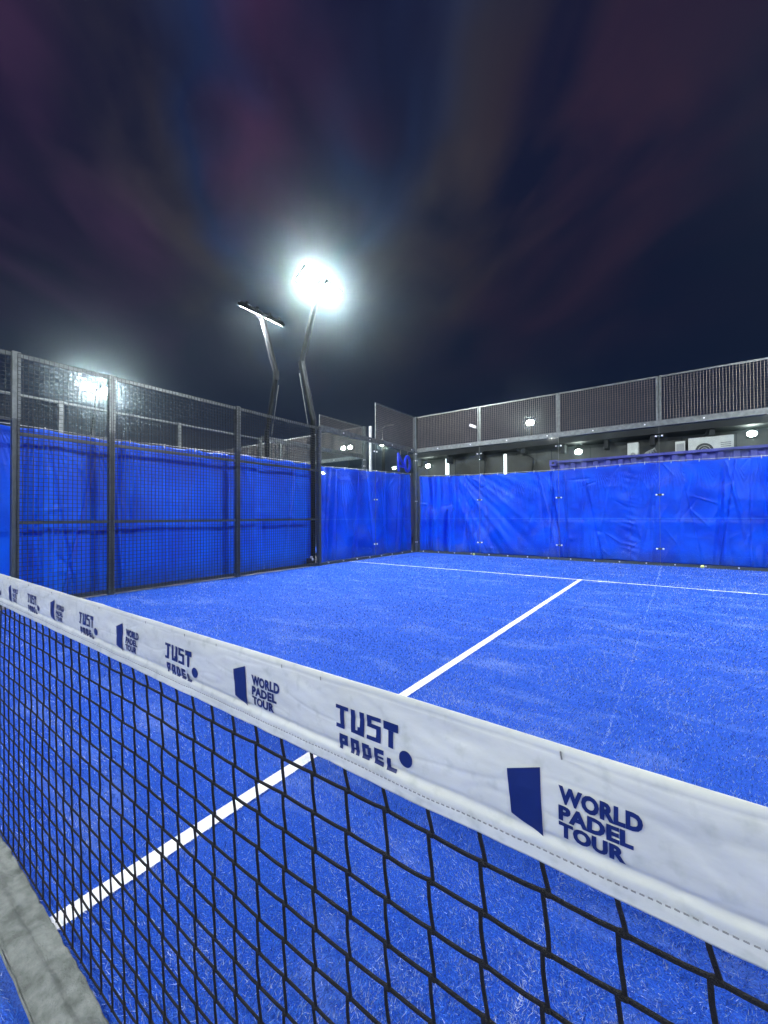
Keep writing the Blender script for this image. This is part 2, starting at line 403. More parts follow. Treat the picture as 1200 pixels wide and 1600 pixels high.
# turf fibres (denser close to where people stand by the net)
def fibres():
    n = 420000
    cx, cy = CAM.x, CAM.y
    r = np.exp(rng.uniform(math.log(0.55), math.log(11.0), n))
    yaw = math.atan2(f_.y, f_.x)
    a = yaw + rng.uniform(-1.0, 1.0, n)
    x = cx + r * np.cos(a); y = cy + r * np.sin(a)
    ok = (x > -4.95) & (x < 4.95) & (y < 9.95) & ((y > 0.004) | (y < -0.105))
    x, y, r = x[ok], y[ok], r[ok]; n = len(x)
    def nz(X, Y, s, sd):
        g = np.random.default_rng(sd); out = 0
        for k in range(7):
            an = g.uniform(0, 6.28); fr = s * g.uniform(.6, 2.2)
            out = out + np.sin(fr * (X * math.cos(an) + Y * math.sin(an)) + g.uniform(0, 6.28) + 1.3 * np.sin(fr * .7 * (Y * math.cos(an) - X * math.sin(an)) + g.uniform(0, 6.28)))
        return out / 7
    patch = nz(x * .7 + y * .4, y * 1.9, 3.0, 3) * .5 + nz(x, y * 1.5, 9.0, 4) * .35 + nz(x, y, 40, 5) * .2 + .16 * np.clip((x + .3) * .6, -.6, 1)
    h = 0.011 * rng.uniform(.6, 1.25, n) * (1 + .05 * r)
    wd = np.maximum(0.0007, 0.00052 * r) * rng.uniform(.7, 1.4, n)
    lean = rng.normal(0, .5, (n, 2)) * .011 + np.stack([nz(x, y, 5, 8), nz(x, y, 5, 9)], -1) * .009 + np.array([.003, -.003])
    d = rng.uniform(0, 2 * math.pi, n)
    dx, dy = np.cos(d) * wd, np.sin(d) * wd
    z0 = 0.0005
    V = np.empty((n, 3, 3), np.float32)
    V[:, 0] = np.stack([x - dx, y - dy, np.full(n, z0)], -1)
    V[:, 1] = np.stack([x + dx, y + dy, np.full(n, z0)], -1)
    V[:, 2] = np.stack([x + lean[:, 0], y + lean[:, 1], z0 + h], -1)
    g = rng.uniform(0, 1, n)
    c = np.empty((n, 4), np.float32); c[:, 3] = 1
    lo = np.array([.005, .045, .26]); hi = np.array([.070, .26, .86])
    c[:, :3] = lo + (hi - lo) * (g[:, None] ** 1.1)
    c[:, :3] *= (1 + .25 * nz(x, y, 2.2, 12))[:, None]
    p = np.clip(.11 + .65 * np.clip(patch + .05, 0, 1), 0, .5)
    sand = rng.uniform(0, 1, n) < p
    c[sand, :3] = np.array([.55, .62, .80]) * rng.uniform(.5, 1.1, (sand.sum(), 1))
    ln = ((np.abs(x) < .028) & (y < 6.975) & (y > 0)) | ((y > 6.925) & (y < 6.975))
    c[ln, :3] = np.array([.86, .88, .90]) * rng.uniform(.92, 1.1, (ln.sum(), 1))
    sm = (np.abs(x - SEAM - .004 * nz(x * 0, y, 6, 20)) < np.maximum(.006, .0019 * r)) & (rng.uniform(0, 1, n) < .75 + .4 * nz(x, y, 14, 21))
    c[sm, :3] = (.62, .68, .80)
    # faint fold mark branching off the seam
    sx = SEAM - .06 - (y - 3.3) * .06
    sm2 = (np.abs(x - sx) < .007) & (y > 3.0) & (y < 3.9) & (rng.uniform(0, 1, n) < .25)
    c[sm2, :3] = (.4, .5, .78)
    me = bpy.data.meshes.new('turf_fibres')
    me.vertices.add(3 * n); me.loops.add(3 * n); me.polygons.add(n)
    me.vertices.foreach_set('co', V.ravel())
    me.loops.foreach_set('vertex_index', np.arange(3 * n, dtype=np.int32))
    me.polygons.foreach_set('loop_start', np.arange(0, 3 * n, 3, dtype=np.int32))
    me.update(calc_edges=True)
    at = me.color_attributes.new('fibre', 'FLOAT_COLOR', 'POINT')
    at.data.foreach_set('color', np.repeat(c, 3, 0).ravel())
    me.materials.append(M['fibre'])
    o = bpy.data.objects.new('turf_fibres', me); COL.objects.link(o)
    tag(o, 'short blue artificial grass fibres with pale sand between them', 'artificial grass', kind='stuff')
fibres()

# ------------------------------------------------------------------ floodlight masts (one built, the rest copied)
def make_mast():
    root = empty('floodlight_mast', (0, 0, 0), '', 'floodlight')
    p = MB()
    def sq(pts, r): p.tube(pts, r * 1.414, 4)
    sq([(0, 0, 0), (0, 0, 3.15), (-.36, .03, 4.40), (-.40, .035, 4.52), (-.30, .03, 4.80), (.13, .04, 6.03)], .034)
    p.build('pole', M['pole'], root)
    MB().span((-.12, -.12, 0), (.12, .12, .02)).build('base_plate', M['steel'], root)
    MB().tube([(-.08, -.06, 3.05), (-.36, -.05, 4.25)], .010, 6).build('brace', M['galv'], root)
    MB().tube([(.13, -.50, 6.09), (.13, .58, 6.09)], .03, 6).build('crossbar', M['galv'], root)
    MB().tube([(.05, .05, 2.3), (.055, .05, 3.15), (-.31, .07, 4.42), (-.33, .08, 4.55), (-.24, .09, 4.8), (.14, .09, 5.9), (.14, .30, 6.06)], .007, 5).build('cable', M['black'], root)
    MB().box((-.385, .035, 4.46), (.09, .09, .2), Matrix.Rotation(math.radians(-8), 3, 'Y')).build('splice_collar', M['pole'], root)
    R = Matrix.Rotation(math.radians(-32), 3, 'Y')
    for sy in (-.335, .335):
        c = Vector((.16, .04 + sy, 6.09))
        h = MB(); h.box(c, (.40, .48, .07), R)
        for i in range(9):
            h.box(c + R @ Vector((0, -.20 + i * .05, .055)), (.34, .008, .04), R)
        hd = h.build('lamp_head', M['pole'], root)
        for q in (-.15, .15): MB().box(c + R @ Vector((-.03, q, .0805)), (.10, .02, .09), R).build('yoke', M['pole'], hd)
        f = MB(); f.box(c + R @ Vector((0, 0, -.0335)), (.30, .41, .006), R)
        f.build('lit_lens', M['lead'], hd)
    return root
mast = make_mast()
mast.location = (-5.13, 5.92, 0)
tag(mast, 'bent grey floodlight mast at the corner of the near court with both heads blazing white', 'floodlight', 'floodlight masts around the courts')
for (x, y, rz, lab) in (
    (-6.87, 6.08, math.pi, 'bent grey mast of the next court, its dark heads seen edge on against the sky'),
    (-17.13, 5.92, 0, 'distant floodlight mast glaring through the mesh above the left fence'),
    (5.13, 6.08, math.pi, 'floodlight mast lighting the court from the right side of the back half'),
    (5.13, -5.92, math.pi, 'floodlight mast behind the viewer on the right side of the court'),
    (-5.13, -6.08, 0, 'floodlight mast behind the viewer on the left side of the court')):
    c = copy_tree(mast); c.location = (x, y, 0); c.rotation_euler = (0, 0, rz); c['label'] = lab
    if x < -10:
        for hd in [q for q in bpy.data.objects if q.parent == c and q.name.startswith('lamp_head')]:
            for ln in [q for q in bpy.data.objects if q.parent == hd and q.name.startswith('lit_lens')]:
                ln.material_slots[0].link = 'OBJECT'; ln.material_slots[0].material = M['strong_lead']

# ------------------------------------------------------------------ wire mesh
def wires(mb, o, ax, L_, z0, z1, pitch=0.05, wv=0.0058, off=0.0, wh=0.0055):
    """o = (x,y) start, ax = 'x' or 'y', runs L_ metres"""
    n = int(round(L_ / pitch))
    def q(a0, a1, b0, b1, c0, c1):
        if ax == 'y': mb.span((o[0] + c0, o[1] + a0, b0), (o[0] + c1, o[1] + a1, b1))
        else: mb.span((o[0] + a0, o[1] + c0, b0), (o[0] + a1, o[1] + c1, b1))
    for i in range(n + 1):
        a = L_ * i / n
        q(a - wv / 2, a + wv / 2, z0, z1, off - wv / 2, off + wv / 2)
    m_ = int(round((z1 - z0) / pitch))
    for j in range(m_ + 1):
        b = z0 + (z1 - z0) * j / m_
        q(0, L_, b - wh / 2, b + wh / 2, off + wv / 2, off + wv / 2 + wh)

def side_fence(x, inward, y0, ys, top, label, name='mesh_fence', z_mesh=0.03, wire='wire_dark', mid=(1.0, 2.05), pm='steel'):
    loc = (x, y0, 0)
    root = empty(name, loc, label, 'fence', 'mesh fences along the courts')
    for yy in ys:
        MB().span((x - .04, yy - .035 , 0), (x + .04, yy + .035, top)).build('post', M[pm], root, origin=None).location = (-x, -y0, 0)
        if pm == 'steel':
            o = MB().span((x + inward * .002 - .043, yy - .038, 2.22), (x + inward * .002 + .043, yy + .038, top + .01)).build('lit_post_top', M['galv'], root); o.location = (-x, -y0, 0)  # paler jacket paints lamplight onto the upper post; the post is plain steel
    for a, b in zip(ys[:-1], ys[1:]):
        g = MB(); wires(g, (x + inward * .048, a + .01), 'y', b - a - .02, z_mesh, top - .01)
        o = g.build('wire_mesh', M[wire], root); o.location = (-x, -y0, 0)
        for z in (*mid, top - .025, .045):
            o = MB().span((x - .02, a + .036, z - .02), (x + .02, b - .036, z + .02)).build('rail', M['galv' if z > 2.5 else pm], root); o.location = (-x, -y0, 0)  # top rail in paler metal so it looks lit
    return root
nf = side_fence(-5.0, 1, 0.98, [0.98, 1.98, 3.96, 5.97], 3.0, 'near dark mesh fence with tall posts standing before the blue side tarpaulin')
for (y0_, y1_, z0_, z1_, mm_) in ((-1.0, .944, 2.955, 2.995, 'galv'), (-1.0, .944, 2.19, 2.23, 'steel'), (-1.07, -1.001, 0, 3.0, 'steel')):
    o = MB().span((-.02, y0_ - .98, z0_), (.02, y1_ - .98, z1_)).build('door_lintel' if z0_ else 'door_post', M[mm_], nf)
g = MB(); wires(g, (.048, -1.95), 'y', 1.90, 2.2, 2.99); g.build('wire_mesh', M['wire_dark'], nf)
side_fence(-7.02, -1, -1.0, [-1.0, 0.98, 1.98, 3.96, 5.97], 3.0, 'second mesh fence of the next court seen through and above the near fence', mid=(1.0, 2.45), pm='galv')
side_fence(-17.0, 1, 0.98, [0.98, 1.98, 3.96, 5.97], 3.0, 'farthest mesh fence on the far side of the next court', wire='wire', pm='galv')

# ------------------------------------------------------------------ glass walls with mesh on top
def glass_wall(name, label, p0, ax, L_, z_steps, out_, corner_first=False):
    """p0 start (x,y); panes 2 m wide; z_steps = list of bool: mesh panel (3-4 m) over that pane"""
    root = empty(name, (p0[0], p0[1], 0), label, 'glass wall', 'glass walls of the courts')
    n = len(z_steps); pw = L_ / n
    def P(a, c, z): return (a, c * out_, z) if ax == 'x' else (c * out_, a, z)
    def sp(mb, a0, a1, c0, c1, z0, z1): mb.span(P(a0, c0, z0), P(a1, c1, z1)); return mb
    for i, hi in enumerate(z_steps):
        a0, a1 = i * pw, (i + 1) * pw
        sp(MB(), a0 + .006, a1 - .006, -.006, .006, .05, 2.955).build('glass_pane', M['glass'], root)
        sp(MB(), a0 + .001, a1 - .001, .012, .06, 0.0, .05).build('base_channel', M['steel'], root)
        sp(MB(), a0 + .001, a1 - .001, -.012, .05, 2.945, 3.06).build('rail', M['galv'], root)
        if hi:
            g = MB()
            if ax == 'x': wires(g, (a0 + .05, .0), 'x', pw - .1, 3.07, 3.98, pitch=.05, wv=.008, wh=.003)
            else: wires(g, (.0, a0 + .05), 'y', pw - .1, 3.07, 3.98, pitch=.05, wv=.006)
            g.build('wire_mesh', M['wire'], root)
            f = MB()
            sp(f, a0 + .012, a0 + .045, -.016, .016, 3.061, 3.968)
            sp(f, a1 - .045, a1 - .012, -.016, .016, 3.061, 3.968)
            sp(f, a0 + .012, a1 - .012, -.016, .016, 3.969, 4.0)
            f.build('mesh_frame', M['galv'], root)
        for k in range(4):
            a = a0 + pw * (k + .5) / 4
            MB().tube([P(a, .008, .035), P(a, -.016, .035)], .015, 8).build('bolt', M['bolt'], root)
            if k in (1, 3): MB().tube([P(a, -.0125, 3.0), P(a, -.03, 3.0)], .015, 8).build('bolt', M['bolt'], root)
    for i in range(n + 1):
        a = i * pw
        # slim outer stiffener, above the tarpaulin only shows as a pale line
        if 0 < i < n:
            sp(MB(), a - .003, a + .003, -.005, .005, .06, 2.95).build('glass_joint', M['galv'], root)
            for z in (.35, 1.49, 2.73):
                cl = sp(MB(), a - .07, a + .07, .008, .02, z - .02, z + .02).build('clamp', M['steel'], root)
                for s in (-.055, .055): MB().ball(P(a + s, -.012, z), .019, 10, 6).build('bolt', M['bolt'], cl, smooth=True)
    return root
gw = glass_wall('glass_wall', 'long glass back wall with mesh panels on top in front of the wrinkled blue tarpaulin', (-5, 10), 'x', 10.0, [1, 1, 1, 1, 1], 1)
gs = glass_wall('glass_wall', 'short glass side wall beside the corner mast with a single raised mesh panel', (-5, 6.02), 'y', 3.98, [0, 1], -1)
glass_wall('glass_wall', 'next court glass side wall glimpsed between the corner mast and the raised mesh', (-7.02, 6.02), 'y', 3.98, [0, 1], 1)
glass_wall('glass_wall', 'next court glass back wall far behind the left fence', (-17, 10), 'x', 9.98, [1, 1, 1, 1, 1], 1)
# posts
for (lx, ly, lab, top) in ((-5.0, 10.0, 'dark corner post where the two glass walls meet beside the blue digits', 4.0),
                           (-7.0, 10.05, 'corner post of the next court, pale against the night sky', 4.0)):
    rt = empty('corner_post', (lx, ly, 0), lab, 'post')
    MB().span((-.055, -.055, 0), (.055, .055, top)).build('post_shaft', M['steel'], rt, bevel=.004)
    for z in (.3, 1.5, 2.7, 2.9):
        MB().ball((.058, -.03, z), .016, 8, 6).build('bolt', M['bolt'], rt, smooth=True)
        MB().ball((.03, -.06, z), .016, 8, 6).build('bolt', M['bolt'], rt, smooth=True)
for lx in (-3, -1, 1, 3):
    o = MB().span((lx + 5 - .045, .013, 3.061), (lx + 5 + .045, .055, 3.995)).build('upright', M['galv'], gw, bevel=.004)
# white door post by the neighbour corner and white strip posts
rt = empty('white_post', (-6.85, 10.2, 0), 'thin white post rising above the tarpaulin left of the raised mesh panel', 'post')
MB().span((-.035, -.035, 0), (.035, .035, 4.02)).build('post_shaft', M['white_metal'], rt, bevel=.004)

# ------------------------------------------------------------------ tarpaulins
def tarp(name, label, p0, p1, ztop, zbot, m, seed, amp=.02, gather=None, slump=.03, seams=(), side=1, ties=0.5, nu=None, nv=110, rag=.01, side_room=False):
    """sheet hanging from a rope between p0 and p1 (x,y)"""
    p0 = Vector((*p0, 0)); p1 = Vector((*p1, 0)); L_ = (p1 - p0).length
    t_ = (p1 - p0) / L_; nn = Vector((-t_.y, t_.x, 0)) * side   # nn = towards the court
    root = empty(name, p0, label, 'tarpaulin', 'blue tarpaulins around the court')
    nu = nu or int(L_ * 90)
    g = np.random.default_rng(seed)
    zf = ztop if callable(ztop) else (lambda u: ztop)
    us = np.linspace(0, L_, nu + 1); vs = np.linspace(0, 1, nv + 1)
    zt = np.array([zf(float(u)) for u in us]); kk = us / ties - np.floor(us / ties)
    zt = zt - slump * np.sin(math.pi * kk) ** 2 * .6
    zb = zbot + rag * np.array([mnoise.noise(Vector((float(u) * 1.3, seed, 0))) for u in us])
    U, Vv = np.meshgrid(us, vs); Z = zt[None] + (zb - zt)[None] * Vv; K = kk[None] + 0 * U
    D = np.zeros_like(U)
    for _ in range(6):
        D += g.uniform(.4, 1) * np.sin(g.uniform(3, 9) * U + g.uniform(0, 6.28) + g.uniform(-1, 1) * Z * 1.5)
    D *= amp / 3.4
    # soft hanging folds that open towards the bottom
    for _ in range(int(L_ * 4)):
        c = g.uniform(0, L_); wdt = g.uniform(.015, .055); sl = g.normal(0, .10)
        D += g.choice([-1, 1]) * amp * g.uniform(.25, .9) * np.exp(-((U - c - sl * (Z - 1.1)) / (wdt * (.5 + .6 * Vv))) ** 2) * (g.uniform(.2, 1) + g.uniform(0, .8) * Vv)
    # straight sharp creases where the sheet has been folded or dragged
    for _ in range(int(L_ * 12)):
        cu, cz = g.uniform(0, L_), g.uniform(.1, 2.2); an = g.choice([g.normal(1.57, .35), g.uniform(0, 3.14)]); ln = g.uniform(.05, .28)
        ca, sa = math.cos(an), math.sin(an)
        s_ = (U - cu) * ca + (Z - cz) * sa; t2 = -(U - cu) * sa + (Z - cz) * ca
        D += g.choice([-1, 1]) * amp * g.uniform(.10, .45) * np.exp(-(s_ / ln) ** 2) * np.exp(-np.abs(t2) / g.uniform(.010, .035))
    # small puckers fanning out from every tie
    ph = (np.abs(np.abs(K - .5) - .5))
    D += .012 * np.exp(-Vv * 6) * np.cos(ph * 24 / (.15 + Vv * 1.6)) * (Vv > .01)
    if gather:
        (gu, gw_, ga, gf) = gather
        e_ = np.exp(-((U - gu) / gw_) ** 2)
        D += ga * e_ * (np.sin(gf * U + .8 * np.sin(2 * Z + 1) + .5 * Z) ** 3 * 1.2 + .4 * np.sin(gf * 2.3 * U + Z))
        fan = np.arctan2(U - gu + .2, 3.2 - Z)
        D += ga * .5 * np.exp(-((U - gu - 1.3) / 1.1) ** 2) * np.sin(fan * 30) ** 3 * (.3 + .7 * Vv)
    for s0 in seams:
        q = np.abs(U - s0)
        D -= .018 * np.exp(-(q / .012) ** 2)
        D += .010 * np.exp(-(q / .13) ** 2) * np.sin(Z * 46 + (U - s0) * 16 + 2 * np.sin(Z * 5) + 1.5 * np.sin(Z * 13 + 1)) * (.6 + .4 * np.sin(Z * 3.1))
    D = np.clip(D, -.12, .088 if side_room else .062)
    PX_ = t_.x * U + nn.x * D; PY_ = t_.y * U + nn.y * D
    V = np.stack([PX_, PY_, Z], -1).reshape(-1, 3).tolist(); F = []
    for j in range(nv):
        for i in range(nu):
            a = j * (nu + 1) + i
            F.append((a, a + 1, a + nu + 2, a + nu + 1))
    mb = MB(); mb.v = V; mb.f = F
    o = mb.build('sheet', m, root, smooth=True)
    sd = o.modifiers.new('thickness', 'SOLIDIFY'); sd.thickness = .002; sd.offset = -1
    # rope and ties
    pts = []
    n = max(2, int(L_ / .25))
    for i in range(n + 1):
        u = L_ * i / n; q = t_ * u; pts.append((q.x, q.y, zf(u) + .015))
    MB().tube(pts, .005, 6).build('rope', M['rope'], root, smooth=True)
    u = 0.02
    while u < L_:
        q = t_ * u + nn * .012; MB().tube([(q.x, q.y, zf(u) - .035), (q.x + .004, q.y, zf(u) + .03)], .007, 5).build('tie', M['rope'], root); u += ties
    return root
tarp('tarpaulin', 'long blue tarpaulin hanging behind the left mesh fence', (-5.26, -1.2), (-5.26, 6.05), lambda u: 2.17 + .05 * abs((u - 3.3) / 3.6), .03, M['tarp_side'], 11, amp=.042, side=-1)
tarp('tarpaulin', 'blue tarpaulin with soft vertical folds behind the short side glass', (-5.13, 6.10), (-5.13, 9.93), lambda u: 2.17 + .035 * u, .045, M['tarp'], 23, amp=.075, side=-1, ties=.42)
tarp('tarpaulin', 'widest blue tarpaulin, creased, hanging behind the back glass wall', (-4.93, 10.16), (5.0, 10.16), lambda u: float(np.interp(u, [0, 1.5, 3.7, 5.6, 7.6, 10], [2.25, 2.19, 2.16, 2.20, 2.17, 2.18])), .05, M['tarp'], 37, amp=.062,
     gather=(.55, .95, .11, 12), seams=(5.37,), side=-1, nv=130, ties=.47, side_room=True)

# ------------------------------------------------------------------ the net
NX0, NX1 = -4.93, 4.93
def tape_bulge(x, z):
    """distance of the tape's front skin from the net plane"""
    t = (z - .766) / .10
    d = .0035 + .0016 * math.sin(math.pi * min(1, max(0, (t - .2) / .75)))
    d += .0018 * mnoise.noise(Vector((x * 6, z * 30, 2.0))) + .0013 * mnoise.noise(Vector((x * 19, z * 11, 5.0)))
    d -= .0005 * max(0, .12 - abs(mnoise.noise(Vector((x * 8 + z * 20, z * 34 - x * 5, 17.0))))) / .12
    d += .0008 * mnoise.noise(Vector((x * 34 + z * 30, z * 60, 7.0)))
    cz = .786 + .0012 * mnoise.noise(Vector((x * 9, 0, 4)))
    d += .0022 / (1 + math.exp((z - cz) / .0008))          # folded hem stands proud
    st = abs(z - .7775)
    d -= .0009 * math.exp(-(st / .0012) ** 2) * (1 - .6 * abs(math.sin(x * 330)))
    d -= .0013 * math.exp(-((z - .7905 - .002 * mnoise.noise(Vector((x * 12, 1, 1)))) / .0028) ** 2)
    d -= .0007 * math.exp(-((z - .8585) / .0012) ** 2)
    return d
def tape_top(x): return .0012 * mnoise.noise(Vector((x * 5, 3, 3)))
def net_y(x, z): return .012 * math.sin(x * 1.1 + .5) * (z < .76) * (.766 - z) / .766 + .003 * mnoise.noise(Vector((x * 3, z * 4, 11)))

net = empty('court_net', (0, 0, 0), 'black knotted padel net with printed white tape stretched across the foreground', 'net')
xs = []; x = NX0
while x < NX1:
    xs.append(x); x += .0035 if -.75 < x < 1.6 else .03
xs.append(NX1)
V = []; F = []
def profile(x):
    pts = []
    tz = tape_top(x)
    for i in range(64):
        z = .766 + .094 * i / 63; pts.append((-tape_bulge(x, z), z + tz * i / 63))
    r0 = tape_bulge(x, .860)
    for i in range(1, 9):
        a = math.pi * i / 9; pts.append((-r0 * math.cos(a), .860 + tz + .0062 * math.sin(a)))
    for i in range(12):
        z = .860 - .094 * i / 11; pts.append((.004 + .002 * mnoise.noise(Vector((x * 8, z * 20, 30))), z + tz * (1 - i / 11)))
    return pts
np_ = 0
for x in xs:
    pr = profile(x); np_ = len(pr)
    V += [(x, p[0], p[1]) for p in pr]
for i in range(len(xs) - 1):
    for j in range(np_):
        j2 = (j + 1) % np_
        F.append((i * np_ + j, (i + 1) * np_ + j, (i + 1) * np_ + j2, i * np_ + j2))
mb = MB(); mb.v = V; mb.f = F
mb.build('top_tape', M['vinyl'], net, smooth=True)

# lacing nicks along the top edge, stitches along the hem
for x in [-.42, -.2, .0, .31, .52, .66, .75, .90, .97, 1.24]:
    h = .004 if x < 1.2 else .006
    MB().tube([(x, -tape_bulge(x, .858) - .0012, .862), (x + .001, -tape_bulge(x, .855) - .0010, .862 - h)], .0007, 5).build('lacing_stitch', M['thread'], net)
st = MB(); x = -.75
while x < 1.6:
    z = .7775; st.tube([(x, -tape_bulge(x, z) - .0004, z), (x + .0032, -tape_bulge(x + .0032, z) - .0004, z - .0002)], .0006, 4); x += .0052
st.build('hem_stitching', M['thread'], net)

# printed words
GL = {'J': ["111111", "001100", "001100", "001100", "001100", "111100"],
      'U': ["110011", "110011", "110011", "110011", "110111", "111111"],
      'S': ["111111", "110000", "111111", "000011", "000011", "111111"],
      'T': ["111111", "111111", "001100", "001100", "001100", "001100"],
      'P': ["11111", "11111", "11011", "11111", "11111", "11000", "11000"],
      'A': ["11111", "11111", "11011", "11011", "11111", "11011", "11011"],
      'D': ["11110", "11111", "11011", "11011", "11011", "11111", "11110"],
      'E': ["11111", "11111", "11000", "11111", "11000", "11111", "11111"],
      'L': ["11000", "11000", "11000", "11000", "11000", "11111", "11111"]}
def glyph_quads(ch, x0, z0, w_, h_, ystretch=1):
    q = []; g = GL[ch]; nr = len(g); nc = len(g[0])
    cw, chh = w_ / nc, h_ / nr
    for r0 in range(nr):
        c = 0
        while c < nc:
            if g[r0][c] == '1':
                c1 = c
                while c1 < nc and g[r0][c1] == '1': c1 += 1
                zt = z0 + h_ - r0 * chh; q.append([(x0 + c * cw, zt - chh), (x0 + c1 * cw, zt - chh), (x0 + c1 * cw, zt), (x0 + c * cw, zt)])
                c = c1
            else: c += 1
    return q
def ink(name, polys):
    mb = MB()
    for p in polys:
        b = len(mb.v)
        for (x, z) in p: mb.v.append((x, -tape_bulge(x, z) - .0011, z + tape_top(x) * (z - .766) / .1))
        mb.f.append(tuple(range(b, b + len(p))))
    return mb.build(name, M['ink'], net)
def quad_grid(c, n=6):
    out = []
    def P(s, t):
        a = [c[0][k] * (1 - s) + c[1][k] * s for k in (0, 1)]; b = [c[3][k] * (1 - s) + c[2][k] * s for k in (0, 1)]
        return (a[0] * (1 - t) + b[0] * t, a[1] * (1 - t) + b[1] * t)
    for i in range(n):
        for j in range(n): out.append([P(i / n, j / n), P((i + 1) / n, j / n), P((i + 1) / n, (j + 1) / n), P(i / n, (j + 1) / n)])
    return out
def text_polys(txt, box):
    cu = bpy.data.curves.new('words', 'FONT'); cu.body = txt; cu.offset = .055; cu.resolution_u = 3; cu.space_character = 1.06
    o = bpy.data.objects.new('words', cu); COL.objects.link(o)
    dg = bpy.context.evaluated_depsgraph_get(); me = bpy.data.meshes.new_from_object(o.evaluated_get(dg))
    v = [(a.co.x, a.co.y) for a in me.vertices]
    x0 = min(a[0] for a in v); x1 = max(a[0] for a in v); y0 = min(a[1] for a in v); y1 = max(a[1] for a in v)
    pol = []
    for p in me.polygons:
        pol.append([(box[0] + (v[i][0] - x0) / (x1 - x0) * (box[1] - box[0]), box[2] + (v[i][1] - y0) / (y1 - y0) * (box[3] - box[2])) for i in p.vertices])
    bpy.data.objects.remove(o); bpy.data.curves.remove(cu); bpy.data.meshes.remove(me)
    return pol
TXT = [text_polys('WORLD', (1.2385, 1.2965, .8218, .8360)), text_polys('PADEL', (1.2385, 1.2905, .8082, .8205)), text_polys('TOUR', (1.2385, 1.2855, .7945, .8070))]
def logo_tour(dx):
    q = quad_grid([(1.2000, .7975), (1.2262, .7878), (1.2240, .8443), (1.1965, .8345)])
    for t in TXT: q += t
    return [[(a + dx, b) for (a, b) in p] for p in q]
def logo_just(dx):
    q = []
    for i, ch in enumerate('JUST'):
        q += glyph_quads(ch, .9955 + i * .0226, .8108, .0190, .0262)
    for i, ch in enumerate('PADEL'):
        q += glyph_quads(ch, 1.0005 + i * .0168, .7875 - (.0005 if i == 4 else 0), .0125, .0170 if i < 4 else .0125)
    cx, cz, rr = 1.0915, .8056, .0082
    q.append([(cx + rr * math.cos(a * math.pi / 12), cz + rr * math.sin(a * math.pi / 12)) for a in range(24)])
    return [[(a + dx, b) for (a, b) in p] for p in q]
for k in range(-15, 10):
    ink('printed_logo', logo_tour(.4 * k) ) if -4.9 < 1.2 + .4 * k < 4.8 else None
    ink('printed_logo', logo_just(.4 * k)) if -4.9 < 1.0 + .4 * k < 4.8 else None

# knotted cord: square mesh, 55 x 48 mm
PX, PZ, Z0 = .0548, .048, .738
X0 = 1.2267 - PX * 112
cols = 180; rows = 16
cord = MB()
def node(i, j):
    x = X0 + PX * i; z = Z0 - PZ * j
    jx = .0022 * mnoise.noise(Vector((i * .9, j * .9, 0))); jz = .003 * mnoise.noise(Vector((i * .7, j * .8, 9)))
    return Vector((x + jx - .0004 * j, net_y(x, z), z + jz))
kn = MB()
for i in range(cols):
    near = -.8 < X0 + PX * i < 1.75
    if not (NX0 < X0 + PX * i < NX1): continue
    for j in range(rows):
        p = node(i, j)
        if j == 0: a = Vector((p.x - .0045, 0, .768))
        else: a = node(i, j - 1) + Vector((-.0028, 0, -.001))
        b = p + Vector((.0026, 0, .001))
        if near:
            bow = .0014 * mnoise.noise(Vector((i * 3.3, j * 2.1, 4)))
            m1 = a.lerp(b, .35) + Vector((bow - .0006, bow, 0)); m2 = a.lerp(b, .7) + Vector((bow - .0002, bow, 0))
            cord.tube([a, m1, m2, b, b + Vector((-.002, -.0008, -.0025))], .0020, 7, cap=False)
        else: cord.tube([a, b], .0019, 4, cap=False)
        q = node(i + 1, j)
        if near:
            s = .0004 + .0012 * mnoise.noise(Vector((i * 1.3, j * 1.7, 8)))
            cord.tube([p + Vector((.001, 0, 0)), p.lerp(q, .3) + Vector((0, 0, -s)), p.lerp(q, .7) + Vector((0, 0, -s)), q + Vector((-.001, 0, .0006))], .0020, 7, cap=False)
            kn.ball(p, .0036, 8, 6, (1.25, .85, .85)); kn.ball(p + Vector((.0028, -.0012, .001)), .0028, 7, 5, (1, 1, .9))
        else: cord.tube([p, q], .0019, 4, cap=False)
cord.build('cord_netting', M['cord'], net, smooth=True)
kn.build('knots', M['cord'], net, smooth=True)

# canvas hem lying on the turf under the net
V = []; F = []
hx = [NX0 + .012 * i for i in range(int((NX1 - NX0) / .012) + 1)]
nw = 26
for x in hx:
    for j in range(nw + 1):
        t = j / nw
        y = -.001 - .095 * t + .004 * mnoise.noise(Vector((x * 3, 0, 5))) * (1 if t in (0, 1) else 1)
        z = .012 + .006 * math.sin(math.pi * t) + .006 * mnoise.noise(Vector((x * 14, t * 3, 3))) + .004 * mnoise.noise(Vector((x * 38 + t * 4, t * 5, 6))) - .004 * math.exp(-(abs(mnoise.noise(Vector((x * 11 + t, t * 2, 8)))) / .05) ** 2)
        if t < .04 or t > .96: z += .003
        V.append((x, y, max(z, .006)))
for i in range(len(hx) - 1):
    for j in range(nw):
        a = i * (nw + 1) + j; F.append((a, a + 1, a + nw + 2, a + nw + 1))
mb = MB(); mb.v = V; mb.f = F
o = mb.build('ground_hem', M['hem'], net, smooth=True)
sd = o.modifiers.new('thickness', 'SOLIDIFY'); sd.thickness = .003
ed = MB()
ed.tube([(x, -.097 + .004 * mnoise.noise(Vector((x * 3, 0, 5))), .016 + .006 * mnoise.noise(Vector((x * 14, 3, 3)))) for x in hx if -.9 < x < 1.7], .0022, 6)
ed.build('hem_piping', M['hem'], net, smooth=True)
for sx in (-1, 1):
    MB().tube([(sx * 4.97, 0, 0), (sx * 4.97, 0, .92)], .035, 12).build('net_post', M['steel'], net, smooth=False)

